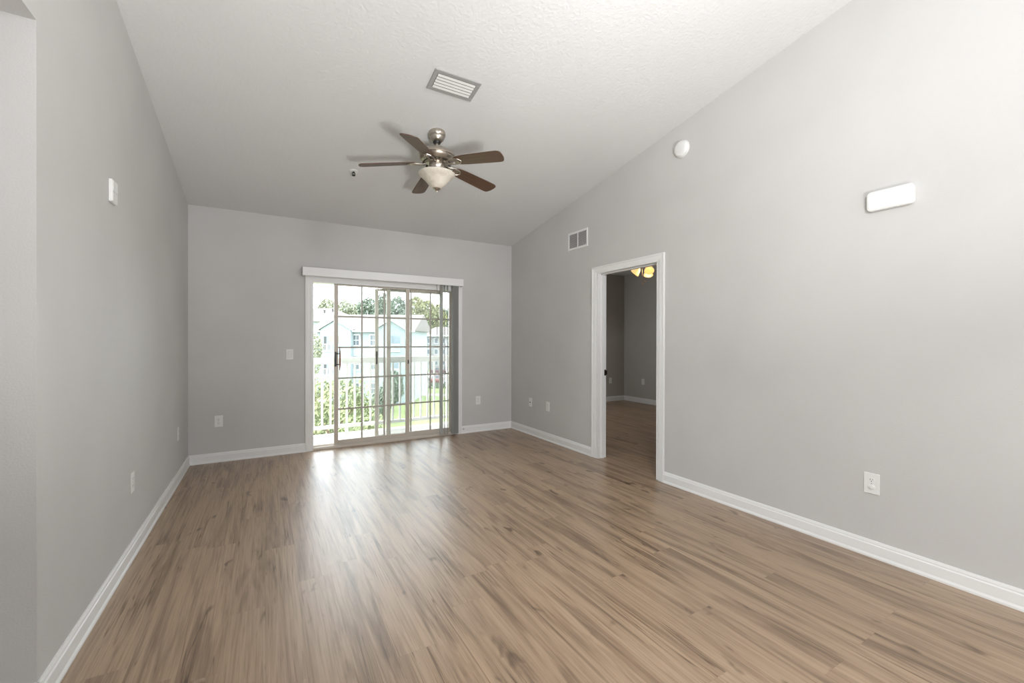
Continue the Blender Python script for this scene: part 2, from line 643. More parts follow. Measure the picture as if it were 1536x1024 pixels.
# ---- sliding glass door (door_1)
d1 = struct_empty('door_1', ((OX0 + OX1) / 2, YB, 0), 'white sliding glass door with muntin grid onto the balcony', 'sliding door')
inv1 = Matrix.Translation(-Vector(d1.location))
b = MB()
CBZ = 2.055
casing(b, (CASE_B0, YB, 0), (CASE_B0, YB, CBZ), (1, 0, 0), None, (0, -1, 0), 0, 1)
casing(b, (CASE_B1, YB, 0), (CASE_B1, YB, CBZ), (-1, 0, 0), None, (0, -1, 0), 0, 1)
casing(b, (CASE_B0, YB, CBZ), (CASE_B1, YB, CBZ), (0, 0, -1), None, (0, -1, 0), 1, 1)
b.build('casing', M_TRIM, d1, mx=inv1)
b = MB()
b.box((OX0 + 0.001, YB + 0.002, 0.001), (OX0 + 0.030, YB + 0.15, OZ - 0.001))
b.box((OX1 - 0.078, YB + 0.002, 0.001), (OX1 - 0.001, YB + 0.15, OZ - 0.001))
b.box((OX0 + 0.030, YB + 0.002, 1.965), (OX1 - 0.078, YB + 0.15, OZ - 0.001))
b.build('frame', M_TRIM, d1, mx=inv1, bevel=0.002)
b = MB()
b.prism([(0, 0.001), (0, 0.020), (0.012, 0.034), (0.028, 0.034), (0.028, 0.026), (0.150, 0.026), (0.150, 0.001)], lambda u, v, t: Vector((t, YB - 0.012 + u, v)), OX0 + 0.030, OX1 - 0.078)
for yy in (0.052, 0.085, 0.118):
    b.box((OX0 + 0.030, YB + yy - 0.004, 0.026), (OX1 - 0.078, YB + yy - 0.001, 0.036))
b.build('threshold', M_FRAME, d1, mx=inv1)


def glass_panel(name, x0, x1, y0, y1, sw, zb, zt, cols, rows, sw_r=None):
    """stiles and rails; children: glass pane, muntin grid"""
    sw_r = sw_r or sw
    b = MB()
    b.box((x0, y0, 0.028), (x0 + sw, y1, 1.963))
    b.box((x1 - sw_r, y0, 0.028), (x1, y1, 1.963))
    b.box((x0 + sw, y0, 0.028), (x1 - sw_r, y1, zb))
    b.box((x0 + sw, y0, zt), (x1 - sw_r, y1, 1.963))
    p = b.build(name, M_FRAME, d1, mx=inv1, bevel=0.0025)
    ym = (y0 + y1) / 2
    g = MB().box((x0 + sw - 0.006, ym - 0.003, zb - 0.006), (x1 - sw_r + 0.006, ym + 0.003, zt + 0.006)).build('glass', M_GLASS, p)
    gx0, gx1 = x0 + sw, x1 - sw_r
    b = MB()
    mw = 0.0095
    for i in range(1, cols):
        xx = gx0 + (gx1 - gx0) * i / cols
        b.box((xx - mw, ym - 0.010, zb), (xx + mw, ym - 0.0035, zt))
    for j in range(1, rows):
        zz = zb + (zt - zb) * j / rows
        b.box((gx0, ym - 0.0095, zz - mw), (gx1, ym - 0.004, zz + mw))
    b.build('muntin_grid', M_MUNTIN, p)
    return p


slide = glass_panel('sliding_panel', 0.712, 1.632, YB + 0.030, YB + 0.062, 0.047, 0.086, 1.948, 3, 5, 0.051)
fixed = glass_panel('fixed_panel', 1.345, 2.245, YB + 0.068, YB + 0.098, 0.050, 0.087, 1.948, 3, 5)
# latch plate and wooden pull on the sliding panel
MB().box((0.716, YB + 0.012, 0.975), (0.738, YB + 0.030, 1.150)).build('latch_plate', M_BLACK, slide, bevel=0.003)
b = MB()
for zz in (0.998, 1.128):
    b.tube([(0.733, YB + 0.020, zz), (0.748, YB + 0.006, zz), (0.770, YB + 0.000, zz)], 0.0055, 8)
b.build('pull_bracket', M_BLACK, slide, smooth=True)
b = MB()
b.tube([(0.771, YB - 0.001, 0.930), (0.773, YB - 0.006, 0.985), (0.773, YB - 0.008, 1.065), (0.773, YB - 0.006, 1.145), (0.771, YB - 0.001, 1.205)], [0.004, 0.008, 0.0095, 0.008, 0.004], 12)
b.build('pull_handle', M_REDWOOD, slide, smooth=True)
MB().box((1.606, YB + 0.024, 0.985), (1.620, YB + 0.032, 1.035)).build('finger_latch', M_BLACK, slide, bevel=0.002)
# insect screen panel outside
sx0, sx1, sy0, sy1 = 1.205, 2.115, YB + 0.104, YB + 0.122
b = MB()
b.box((sx0, sy0, 0.030), (sx0 + 0.045, sy1, 1.962))
b.box((sx1 - 0.045, sy0, 0.030), (sx1, sy1, 1.962))
b.box((sx0 + 0.045, sy0, 0.030), (sx1 - 0.045, sy1, 0.080))
b.box((sx0 + 0.045, sy0, 1.92), (sx1 - 0.045, sy1, 1.962))
scr = b.build('screen_panel', M_FRAME, d1, mx=inv1, bevel=0.002)
MB().box((sx0 + 0.040, sy0 + 0.008, 0.075), (sx1 - 0.040, sy0 + 0.009, 1.925)).build('screen_mesh', M_SCREEN, scr)
MB().box((sx0 + 0.014, sy0 - 0.006, 0.985), (sx0 + 0.030, sy0, 1.150)).build('screen_latch', M_DARKMETAL, scr, bevel=0.002)

# ------------------------------------------------------------------ balcony and outside ground
M_CONC = paint('pale_balcony_concrete', (0.50, 0.45, 0.425), 60, 0.2)
M_RAIL = mat('white_railing_paint', (0.87, 0.86, 0.84), 0.4)
M_LAWN = paint('mown_lawn', (0.175, 0.215, 0.085), 3, 0.2, 0.9, 0.25)
M_ASPH = paint('pale_asphalt', (0.25, 0.24, 0.235), 4, 0.1, 0.9, 0.08)
GZ = -6.5
b = MB()
b.box((-1.2, YB + 0.14, -0.16), (XR, 6.50, -0.035))
struct(b.build('balcony_floor', M_CONC), 'pale concrete balcony floor', 'balcony')
struct(MB().box((-1.2, YB + 0.14, 2.55), (XR, 6.60, 2.75)).build('balcony_ceiling', M_RAIL), 'white balcony soffit', 'balcony')
struct(MB().box((-1.3, YB + 0.14, -0.16), (-1.2, 6.6, 2.75)).build('wall_balcony', M_RAIL), 'white side wall of the balcony', 'wall')

rail = thing('balcony_railing', 'white balcony railing with square balusters beyond the sliding glass door', 'railing', loc=(1.0, 6.40, -0.035))
ri = Matrix.Translation(-Vector(rail.location))
b = MB()
b.box((-1.2, 6.365, 0.995), (XR, 6.435, 1.045))
b.box((-1.2, 6.382, 0.955), (XR, 6.418, 0.995))
b.build('top_rail', M_RAIL, rail, mx=ri, bevel=0.004)
b = MB()
b.box((-1.2, 6.380, 0.052), (XR, 6.420, 0.100))
b.build('bottom_rail', M_RAIL, rail, mx=ri, bevel=0.003)
xx = 0.680 - 17 * 0.108
first = None
while xx < XR - 0.03:
    if first is None:
        first = MB().box((-0.0125, -0.0125, 0.095), (0.0125, 0.0125, 0.96)).build('baluster', M_RAIL, rail)
        o = first
    else:
        o = first.copy()
        C.objects.link(o)
        o.parent = rail
    o.location = (xx - 1.0, 0.0, 0.035)
    xx += 0.108
for xx in (-0.70, 1.0, 2.95):
    MB().box((xx - 0.02, 6.382, -0.034), (xx + 0.02, 6.418, 0.056)).build('rail_foot', M_RAIL, rail, mx=ri)


def P(px, Z, z=0.0):
    """a place Z metres in front of the camera along its bearing px (photo column), at height z"""
    d = fw * Z + rt * ((px - 768) / F_PX * Z)
    return Vector((d.x, d.y, z))


b = MB()
b.box((-90, 9, GZ - 0.2), (140, 210, GZ))
struct(b.build('lawn', M_LAWN), 'green lawn below the balcony', 'lawn')


def flat_quad(name, pts, z, m, label, cat):
    b = MB()
    n = [(p.x, p.y, z) for p in pts] + [(p.x, p.y, z + 0.04) for p in pts]
    b.hexa(n)
    return struct(b.build(name, m), label, cat)


flat_quad('parking_lot', [P(560, 72), P(800, 72), P(800, 104), P(560, 104)], GZ, M_ASPH, 'pale asphalt parking lot past the lawn', 'parking lot')
flat_quad('walkway', [P(560, 60.5), P(800, 58), P(800, 59.6), P(560, 62.1)], GZ, M_CONC, 'pale walkway crossing the lawn', 'walkway')

# ------------------------------------------------------------------ apartment buildings outside
M_BLUE = paint('pale_blue_siding', (0.30, 0.340, 0.365), 3, 0.05, 0.8)
M_BLUE2 = paint('white_band_siding', (0.36, 0.38, 0.40), 3, 0.05, 0.8)
M_SHINGLE = paint('tan_roof_shingles', (0.175, 0.155, 0.148), 6, 0.3, 0.9, 0.06)
M_OWHITE = mat('white_outdoor_trim', (0.60, 0.60, 0.59), 0.6)
M_RAKE = mat('grey_roof_edge', (0.26, 0.27, 0.29), 0.7)
M_PANE = mat('dark_window_pane', (0.12, 0.14, 0.16), 0.15)
M_RECESS = mat('balcony_recess_blue', (0.20, 0.24, 0.28), 0.8)
M_ORANGE = mat('tan_balcony_ceiling', (0.36, 0.27, 0.17), 0.8)
M_TAN = paint('tan_stucco', (0.30, 0.26, 0.235), 3, 0.05, 0.8)
M_GREYSIDE = paint('pale_grey_siding', (0.26, 0.26, 0.262), 3, 0.05, 0.8)
M_VENTPIPE = mat('dark_roof_vent', (0.06, 0.06, 0.06), 0.7)


def facade(Z, px=768):
    m = Matrix.Rotation(-YAW, 4, 'Z')
    m.translation = Vector((fw.x * Z, fw.y * Z, 0))
    return m


def window(b_root, x, z, wd, ht, y, bars=True):
    t = MB()
    t.box((x - wd / 2, y - 0.06, z - ht / 2), (x - wd / 2 + 0.13, y + 0.02, z + ht / 2))
    t.box((x + wd / 2 - 0.13, y - 0.06, z - ht / 2), (x + wd / 2, y + 0.02, z + ht / 2))
    t.box((x - wd / 2, y - 0.06, z - ht / 2), (x + wd / 2, y + 0.02, z - ht / 2 + 0.13))
    t.box((x - wd / 2, y - 0.06, z + ht / 2 - 0.13), (x + wd / 2, y + 0.02, z + ht / 2))
    if bars:
        t.box((x - wd / 2, y - 0.045, z - 0.035), (x + wd / 2, y + 0.02, z + 0.035))
        t.box((x - 0.018, y - 0.04, z - ht / 2), (x + 0.018, y + 0.02, z + ht / 2))
    f = t.build('window', M_OWHITE, b_root)
    MB().box((x - wd / 2 + 0.1, y - 0.02, z - ht / 2 + 0.1), (x + wd / 2 - 0.1, y + 0.015, z + ht / 2 - 0.1)).build('pane', M_PANE, f)
    return f


def gable_roof(b, x0, x1, y0, y1, ze, zr, th=0.18):
    """ridge along y"""
    xm = (x0 + x1) / 2
    for s in (x0, x1):
        b.hexa([(s, y0, ze), (xm, y0, zr), (xm, y1, zr), (s, y1, ze), (s, y0, ze + th), (xm, y0, zr + th), (xm, y1, zr + th), (s, y1, ze + th)])


def long_roof(b, x0, x1, y0, y1, ze, zr, hip=0.0):
    ym = (y0 + y1) / 2
    A = [b.bm.verts.new(p) for p in ((x0, y0, ze), (x1, y0, ze), (x1, y1, ze), (x0, y1, ze), (x0 + hip, ym, zr), (x1 - hip, ym, zr))]
    for f in ((0, 1, 5, 4), (2, 3, 4, 5), (1, 2, 5), (3, 0, 4), (3, 2, 1, 0)):
        b.bm.faces.new([A[i] for i in f])


bl = thing('apartment_building', 'pale blue apartment building with two gabled bays opposite the balcony', 'building', mx=facade(52))
MB().box((-24.3, 1.0, GZ), (-12.6, 11, 2.5)).build('wall', M_BLUE, bl)
b = MB()
long_roof(b, -25.0, -12.0, 0.4, 11.6, 2.45, 4.75)
b.build('roof', M_SHINGLE, bl)
MB().box((-25.0, 0.30, 2.28), (-12.0, 0.46, 2.47)).build('gutter', M_OWHITE, bl)
for gx, hw in ((-21.6, 1.85), (-14.85, 1.75)):
    b = MB()
    b.prism([(gx - hw, GZ), (gx + hw, GZ), (gx + hw, 2.6), (gx, 3.72), (gx - hw, 2.6)], lambda u, v, t: Vector((u, t, v)), 0, 1.0)
    bay = b.build('bay', M_BLUE, bl)
    b = MB()
    gable_roof(b, gx - hw - 0.35, gx + hw + 0.35, -0.30, 5.5, 2.50, 3.80, 0.10)
    b.build('bay_roof', M_SHINGLE, bay)
    b = MB()
    gable_roof(b, gx - hw - 0.37, gx + hw + 0.37, -0.36, -0.28, 2.40, 3.72, 0.22)
    b.build('rake_board', M_OWHITE, bay)
    b = MB()
    gable_roof(b, gx - hw - 0.40, gx + hw + 0.40, -0.40, -0.30, 2.60, 3.94, 0.09)
    b.build('roof_edge', M_RAKE, bay)
for zf in (0.0, -3.0, -6.0):
    # belt band at each floor and the balconies of the bays
    if zf > -6:
        MB().box((-19.8, 0.93, zf - 0.75), (-16.6, 1.02, zf + 0.15)).build('belt_band', M_BLUE2, bl)
    for x in (-19.45, -17.30):
        window(bl, x, zf + 1.25, 1.02, 1.5, 1.0)
    for x0, x1 in ((-23.1, -21.2), (-15.0, -13.7)):
        bk = MB().box((x0, -0.03, zf - 0.20), (x1, 0.06, zf + 1.80)).build('balcony_recess', M_RECESS, bl)
        MB().box((x0 + 0.75 * (x1 - x0) * 0.55, -0.06, zf + 1.05), (x1 - 0.02, -0.03, zf + 1.78)).build('recess_ceiling', M_ORANGE if x0 < -20 else M_RECESS, bk)
        b = MB()
        b.box((x0, -0.16, zf + 0.72), (x1, -0.08, zf + 0.80))
        b.box((x0, -0.16, zf - 0.15), (x1, -0.08, zf - 0.05))
        k = x0
        while k <= x1 + 0.01:
            b.box((k - 0.025, -0.14, zf - 0.1), (k + 0.025, -0.10, zf + 0.76))
            k += (x1 - x0) / 10
        b.build('railing', M_OWHITE, bk)
        MB().box((x0 + 0.12, -0.10, zf + 0.15), (x0 + 0.38, -0.05, zf + 1.70)).build('louver', M_VENTPIPE if x0 < -20 else M_RECESS, bk)

b2 = thing('apartment_building', 'roof of the farther apartment building at the far left of the glass door', 'building', mx=facade(72))
MB().box((-44, 1, GZ), (-30.3, 14, 4.5)).build('wall', M_BLUE2, b2)
b = MB()
long_roof(b, -45, -28.9, 0, 15, 4.45, 7.2, 4.5)
b.build('roof', M_SHINGLE, b2)
for x, y in ((-32.6, 5.3), (-31.6, 4.0), (-33.8, 4.6)):
    zz = 4.45 + 2.75 * y / 7.5
    MB().lathe([(0, 0), (0.16, 0), (0.16, 0.55), (0.22, 0.58), (0.22, 0.68), (0, 0.72)], 10).build('roof_vent', M_VENTPIPE, b2, loc=(x, y, zz - 0.15))

b3 = thing('apartment_building', 'tan and grey three storey apartment building beyond the parking lot', 'building', mx=facade(110))
MB().box((-31, 0.5, GZ), (-24.6, 12, 3.5)).build('wall', M_TAN, b3)
MB().box((-24.6, 2.0, GZ), (-8, 13, 2.7)).build('wing_wall', M_GREYSIDE, b3)
b = MB()
long_roof(b, -31.8, -23.8, -0.4, 13, 3.45, 5.3, 3.0)
b.build('roof', M_SHINGLE, b3)
b = MB()
long_roof(b, -24.6, -7, 1.2, 14, 2.65, 4.9, 3.5)
b.build('wing_roof', M_SHINGLE, b3)
MB().box((-24.7, 1.05, 2.25), (-7, 1.25, 2.68)).build('gutter', M_OWHITE, b3)
for zf in (1.1, -1.75, -4.6):
    for x in (-23.8, -21.9, -20.0, -18.1, -16.2, -14.3):
        window(b3, x, zf, 1.15, 1.55, 2.0, False)
    for x in (-29.2, -26.6):
        window(b3, x, zf, 1.15, 1.55, 0.5, False)

# ------------------------------------------------------------------ parked cars
M_TYRE = mat('black_tyre', (0.02, 0.02, 0.02), 0.8)
M_CARGLASS = mat('dark_car_glass', (0.05, 0.06, 0.07), 0.1)


def make_car(label, color, px, Z, yaw, group='parked cars beyond the lawn'):
    m = mat('car_paint', color, 0.3)
    p = P(px, Z, GZ + 0.04)
    mx = Matrix.Rotation(yaw, 4, 'Z')
    mx.translation = p
    r = thing('car', label, 'car', mx=mx, group=group)
    prof = [(-2.2, 0.30), (-2.25, 0.62), (-2.12, 0.92), (-1.75, 0.98), (1.05, 0.96), (1.95, 0.82), (2.2, 0.60), (2.22, 0.32)]
    b = MB()
    b.prism(prof, lambda u, v, t: Vector((u, t, v)), -0.88, 0.88)
    b.build('body', m, r, bevel=0.06)
    b = MB()
    A = [(-1.75, 0.96), (1.10, 0.94), (0.35, 1.45), (-1.15, 1.47)]
    b.prism(A, lambda u, v, t: Vector((u, t * (1.0 - 0.22 * max(0, v - 0.95) / 0.5), v)), -0.84, 0.84)
    b.build('window_band', M_CARGLASS, r, bevel=0.05)
    MB().box((-1.10, -0.62, 1.43), (0.30, 0.62, 1.50)).build('roof', m, r, bevel=0.03)
    for x in (-1.35, 1.38):
        for s in (-1, 1):
            mm = Matrix.Translation((x, s * 0.80, 0.33)) @ Matrix.Rotation(pi / 2, 4, 'X')
            MB().lathe([(0, -0.1), (0.25, -0.11), (0.33, -0.08), (0.33, 0.08), (0.25, 0.11), (0, 0.1)], 16, mm).build('wheel', M_TYRE, r, smooth=True)
    return r


make_car('white car parked leftmost in the row beyond the lawn', (0.70, 0.70, 0.70), 618, 77, -YAW + 1.52)
make_car('dark grey car parked between white and red cars beyond the lawn', (0.05, 0.055, 0.06), 637, 77, -YAW + 1.55)
make_car('red car parked right of the dark grey car beyond the lawn', (0.15, 0.06, 0.05), 656, 77, -YAW + 1.6)
make_car('dark blue car parked in the back row in front of the tan building', (0.05, 0.07, 0.12), 627, 96, -YAW + 0.1)
make_car('maroon car parked in the back row in front of the grey wing', (0.12, 0.06, 0.06), 660, 97, -YAW + 0.1)


# ------------------------------------------------------------------ trees and shrubs
def leaf_mat(name, a, bcol):
    m = bpy.data.materials.new(name)
    m.use_nodes = True
    g = NG(m)
    g.b.inputs['Roughness'].default_value = 0.6
    oi = g.n('ShaderNodeTexCoord').outputs['Object']
    f = g.noise(oi, 2.2, 2)
    g.l(g.ramp(f, [(0.35, a), (0.65, bcol)]), g.b.inputs['Base Color'])
    return m


M_LEAF_A = leaf_mat('teal_green_leaves', (0.10, 0.135, 0.095), (0.17, 0.20, 0.14))
M_LEAF_B = leaf_mat('yellow_green_leaves', (0.16, 0.17, 0.075), (0.27, 0.26, 0.12))
M_LEAF_C = leaf_mat('pale_green_leaves', (0.20, 0.22, 0.15), (0.30, 0.31, 0.21))
M_LEAF_D = leaf_mat('shrub_leaves', (0.10, 0.125, 0.055), (0.24, 0.25, 0.125))
M_BARK = paint('brown_bark', (0.16, 0.11, 0.08), 8, 0.5, 0.9, 0.2)


def crown_mesh(rng, lobes, n, size):
    """leaf cloud: n small bent leaves spread through ellipsoid lobes"""
    b = MB()
    wts = [l[3] * l[4] * l[5] for l in lobes]
    for _ in range(n):
        l = rng.choices(lobes, wts)[0]
        while True:
            v = Vector((rng.uniform(-1, 1), rng.uniform(-1, 1), rng.uniform(-1, 1)))
            if 0.15 < v.length < 1:
                break
        v = v.normalized() * (v.length ** 0.45)
        c = Vector((l[0] + v.x * l[3], l[1] + v.y * l[4], l[2] + v.z * l[5]))
        s = size * rng.uniform(0.6, 1.25)
        a = Vector((rng.gauss(0, 1), rng.gauss(0, 1), rng.gauss(0, 1))).normalized()
        e = a.orthogonal().normalized()
        f = a.cross(e)
        q = [b.bm.verts.new(c - e * s), b.bm.verts.new(c + f * s * 0.42), b.bm.verts.new(c + e * s), b.bm.verts.new(c - f * s * 0.42)]
        b.bm.faces.new(q)
    return b


def tree(name, label, cat, px, Z, top, width, height, m, seed, n=1600, size=0.45, group=None, gz=GZ):
    rng = random.Random(seed)
    base = P(px, Z, gz)
    r = thing(name, label, cat, loc=base, group=group)
    th = top - gz
    cb = th - height
    lobes = [(0, 0, cb + height * 0.5, width * 0.42, width * 0.42, height * 0.50)]
    for k in range(6):
        a = k * 2.4 + rng.uniform(0, 1)
        rr = width * rng.uniform(0.18, 0.30)
        zz = cb + height * rng.uniform(0.30, 0.80)
        s = width * rng.uniform(0.18, 0.27)
        lobes.append((rr * cos(a), rr * sin(a), zz, s, s, min(s * 0.9, th - zz)))
    crown_mesh(rng, lobes, int(n * 1.5), size).build('crown', m, r)
    b = MB()
    tr = max(0.04, width * 0.028)
    b.tube([(0, 0, 0), (tr * 0.4, 0, th * 0.35), (0, tr * 0.6, cb + height * 0.55)], [tr * 1.3, tr, tr * 0.4], 8)
    for k in range(5):
        a = k * 1.3 + seed
        z0 = cb + height * (0.05 + 0.08 * k)
        b.tube([(0, 0, z0), (cos(a) * width * 0.14, sin(a) * width * 0.14, z0 + height * 0.14), (cos(a) * width * 0.28, sin(a) * width * 0.28, z0 + height * 0.26)], [tr * 0.6, tr * 0.4, tr * 0.2], 6)
    b.build('trunk', M_BARK, r, smooth=True)
    return r


def top_at(y, Z):
    return CAM_Z + (510 - y) / F_PX * Z


GT = 'trees rising behind the apartment buildings'
tree('tree', 'pale treetop behind the left roof ridge, leftmost of the background trees', 'tree', 491, 95, top_at(448, 95), 4.8, 7.5, M_LEAF_C, 1, 1500, 0.36, GT)
tree('tree', 'pale green treetop just right of the sliding door left stile', 'tree', 516, 104, top_at(450, 104), 6.0, 8.5, M_LEAF_C, 2, 1600, 0.36, GT)
tree('tree', 'pale green tree above the middle of the blue building roof', 'tree', 534, 113, top_at(454, 113), 5.6, 8.5, M_LEAF_C, 3, 1600, 0.36, GT)
tree('tree', 'soft green tree left of the tall teal tree above the blue roof', 'tree', 553, 102, top_at(446, 102), 6.2, 9.5, M_LEAF_A, 4, 1900, 0.36, GT)
tree('tree', 'tall teal green tree above the right gable of the blue building', 'tree', 575, 92, top_at(440, 92), 5.6, 10.5, M_LEAF_A, 5, 2300, 0.34, GT)
tree('tree', 'dark teal tree beside the sliding door right stile', 'tree', 597, 83, top_at(444, 83), 5.8, 11, M_LEAF_A, 6, 2300, 0.34, GT)
tree('tree', 'green tree with high ragged top behind the tan building left end', 'tree', 624, 127, top_at(444, 127), 8.0, 12, M_LEAF_B, 7, 2200, 0.45, GT)
tree('tree', 'yellow green tree behind the middle of the tan building', 'tree', 641, 138, top_at(450, 138), 7.5, 11, M_LEAF_B, 8, 2200, 0.45, GT)
tree('tree', 'yellow tree behind the blind wand, second from right', 'tree', 656, 149, top_at(456, 149), 7.5, 10, M_LEAF_B, 9, 1900, 0.45, GT)
tree('tree', 'low green tree behind the stacked blinds, rightmost of the background trees', 'tree', 674, 161, top_at(462, 161), 8.5, 9, M_LEAF_A, 10, 1900, 0.45, GT)

GS = 'small trees on the lawn'
tree('small_tree', 'bushy green tree on the lawn in front of the blue building right bay', 'tree', 590, 46, top_at(556, 46), 2.6, 3.6, M_LEAF_A, 11, 1500, 0.17, GS)
tree('small_tree', 'round green tree on the lawn left of the sliding door right stile', 'tree', 574, 40, top_at(580, 40), 2.4, 2.6, M_LEAF_A, 12, 1300, 0.16, GS)
tree('small_tree', 'small dark tree on the lawn edge before the parked cars', 'tree', 626, 66, top_at(567, 66), 2.4, 2.2, M_LEAF_A, 13, 900, 0.18, GS)
tree('small_tree', 'pale young tree at the left corner of the blue building', 'tree', 472, 46, top_at(500, 46), 1.9, 4.6, M_LEAF_C, 14, 1100, 0.14, GS)

# the tree crown close to the balcony railing
rng = random.Random(21)
nb = thing('leafy_tree', 'dense leafy tree reaching up just outside the balcony railing', 'tree', loc=P(500, 12, GZ))
lob = [(0, 0, 4.9, 1.2, 1.2, 1.75), (-0.6, 0.3, 5.5, 0.75, 0.75, 0.95), (0.65, 0.1, 5.2, 0.75, 0.8, 1.15), (0.1, -0.4, 6.05, 0.6, 0.6, 0.68), (-0.5, -0.3, 6.2, 0.5, 0.5, 0.62), (0.95, 0.0, 4.4, 0.7, 0.7, 1.0), (-1.0, 0.2, 4.6, 0.8, 0.8, 1.4), (0.55, -0.2, 6.2, 0.42, 0.42, 0.48), (-1.2, 0.6, 5.9, 0.6, 0.6, 0.75)]
crown_mesh(rng, lob, 8500, 0.075).build('crown', M_LEAF_D, nb)
b = MB()
b.tube([(0, 0, 0), (0.05, 0.02, 2.2), (0, 0, 4.2), (0.05, 0, 5.6)], [0.16, 0.13, 0.09, 0.03], 10)
for k in range(9):
    a = k * 2.4
    z0 = 2.9 + 0.28 * k
    b.tube([(0, 0, z0), (0.4 * cos(a), 0.4 * sin(a), z0 + 0.45), (0.8 * cos(a), 0.8 * sin(a), z0 + 0.8)], [0.05, 0.03, 0.012], 6)
b.build('trunk', M_BARK, nb, smooth=True)
hd = thing('hedge', 'low green hedge along the near edge of the parking lot', 'hedge', loc=P(640, 70, GZ))
rng = random.Random(33)
crown_mesh(rng, [(-3 + k * 0.9, k * -0.45, 0.45, 0.7, 0.7, 0.5) for k in range(9)], 1600, 0.16).build('foliage', M_LEAF_A, hd)
b = MB()
for k in range(9):
    b.tube([(-3 + k * 0.9, k * -0.45, 0), (-3 + k * 0.9, k * -0.45, 0.6)], [0.05, 0.02], 6)
b.build('stem', M_BARK, hd)

# ------------------------------------------------------------------ vertical blinds on the glass door
VX0, VX1 = 0.364, 2.335
vb = thing('vertical_blind', 'white valance with sheer grey vertical vanes drawn to the right of the glass door', 'blinds', loc=((VX0 + VX1) / 2, YB, 2.0))
vi = Matrix.Translation(-Vector(vb.location))
b = MB()
b.box((VX0, YB - 0.104, 2.026), (VX1, YB - 0.094, 2.122))
b.box((VX0, YB - 0.094, 2.026), (VX0 + 0.010, YB - 0.001, 2.122))
b.box((VX1 - 0.010, YB - 0.094, 2.026), (VX1, YB - 0.001, 2.122))
b.box((VX0 + 0.010, YB - 0.094, 2.112), (VX1 - 0.010, YB - 0.001, 2.122))
b.build('valance', M_TRIM, vb, mx=vi, bevel=0.0015)
MB().box((VX0 + 0.03, YB - 0.078, 2.050), (VX1 - 0.03, YB - 0.040, 2.090)).build('head_rail', M_FRAME, vb, mx=vi, bevel=0.002)


def vane(x, ang, m=None):
    b = MB()
    n = 6
    top, bot = 2.046, 0.030
    pts = []
    for i in range(n + 1):
        u = (i / n - 0.5) * 0.089
        pts.append((u, 0.007 * (1 - (2 * i / n - 1) ** 2)))
    poly = pts + [(u, v + 0.0012) for u, v in reversed(pts)]
    ca, sa = cos(ang), sin(ang)
    b.prism(poly, lambda u, v, t: Vector((x + u * ca - v * sa, YB - 0.059 + u * sa + v * ca, t)), bot, top)
    return b.build('vane', m or M_VANE, vb, mx=vi)


for x, a in ((2.036, 100), (2.083, 74), (2.130, 70), (2.194, 88), (2.204, 84), (2.214, 90), (2.224, 86), (2.234, 92), (2.244, 88), (2.254, 92), (2.264, 90)):
    vane(x, radians(a))
b = MB()
b.tube([(1.968, YB - 0.055, 2.045), (1.968, YB - 0.080, 1.985), (1.966, YB - 0.084, 1.27)], [0.003, 0.004, 0.0045], 8)
b.build('wand', M_VENTGREY, vb, mx=vi, smooth=True)

# ------------------------------------------------------------------ ceiling fan
FX, FY = 1.246, 3.410
FZ = ceil_z(FY)
fan = thing('ceiling_fan', 'brushed nickel ceiling fan with five walnut blades and cream bowl light', 'ceiling fan', loc=(FX, FY, FZ))
tilt = frame((0, 0, 0), (1, 0, 0), (-CN.x, -CN.y, -CN.z))
MB().lathe([(0, 0.004), (0.068, 0.004), (0.070, -0.008), (0.070, -0.026), (0.062, -0.040), (0.058, -0.043), (0.056, -0.056), (0.042, -0.074), (0.036, -0.078), (0, -0.078)], 36).build('canopy', M_NICKEL, fan, smooth=True, mx=tilt)
MB().lathe([(0, -0.072), (0.030, -0.072), (0.034, -0.080), (0.028, -0.090), (0, -0.090)], 28).build('ball_joint', M_BLACK, fan, smooth=True)
MB().lathe([(0, -0.08), (0.0125, -0.08), (0.0125, -0.135), (0.022, -0.135), (0.022, -0.150), (0, -0.150)], 20).build('downrod', M_NICKEL, fan, smooth=True)
# z below is measured from the ceiling anchor; blades ride at 2.718 m
zb = 2.785 - FZ
motor = MB().lathe([(0, -0.140), (0.030, -0.142), (0.075, -0.148), (0.118, -0.158), (0.144, -0.176), (0.154, -0.196), (0.154, -0.203), (0.147, -0.205), (0.150, -0.212), (0.145, -0.224), (0.122, -0.244), (0.085, -0.258), (0, -0.258)], 48).build('motor_housing', M_NICKEL, fan, smooth=True)
b = MB()
for k in range(18):
    a = k * 2 * pi / 18
    mm = Matrix.Rotation(a, 4, 'Z') @ Matrix.Translation((0.108, 0, -0.2525)) @ Matrix.Rotation(radians(38), 4, 'Y')
    b.box((-0.014, -0.009, -0.004), (0.014, 0.009, 0.002), mm)
b.build('vent_slots', M_DARKMETAL, motor)
MB().lathe([(0, -0.256), (0.064, -0.256), (0.066, -0.272), (0.062, -0.312), (0.054, -0.322), (0, -0.322)], 36).build('switch_housing', M_NICKEL, fan, smooth=True)
MB().lathe([(0, -0.320), (0.050, -0.320), (0.054, -0.330), (0.046, -0.340), (0, -0.340)], 32).build('light_fitter', M_NICKEL, fan, smooth=True)
# bell shaped alabaster bowl: inside and outside skins
prof = [(0.040, -0.337), (0.100, -0.333), (0.140, -0.336), (0.153, -0.345), (0.147, -0.357), (0.124, -0.377), (0.100, -0.401), (0.076, -0.429), (0.054, -0.452), (0.038, -0.465), (0, -0.469)]
MB().lathe(prof, 48).build('glass_bowl', M_BOWL, fan, smooth=True)
MB().lathe([(0, -0.460), (0.030, -0.462), (0.034, -0.468), (0.027, -0.476), (0.014, -0.481), (0.008, -0.490), (0.006, -0.500), (0, -0.504)], 24).build('finial', M_NICKEL, fan, smooth=True)


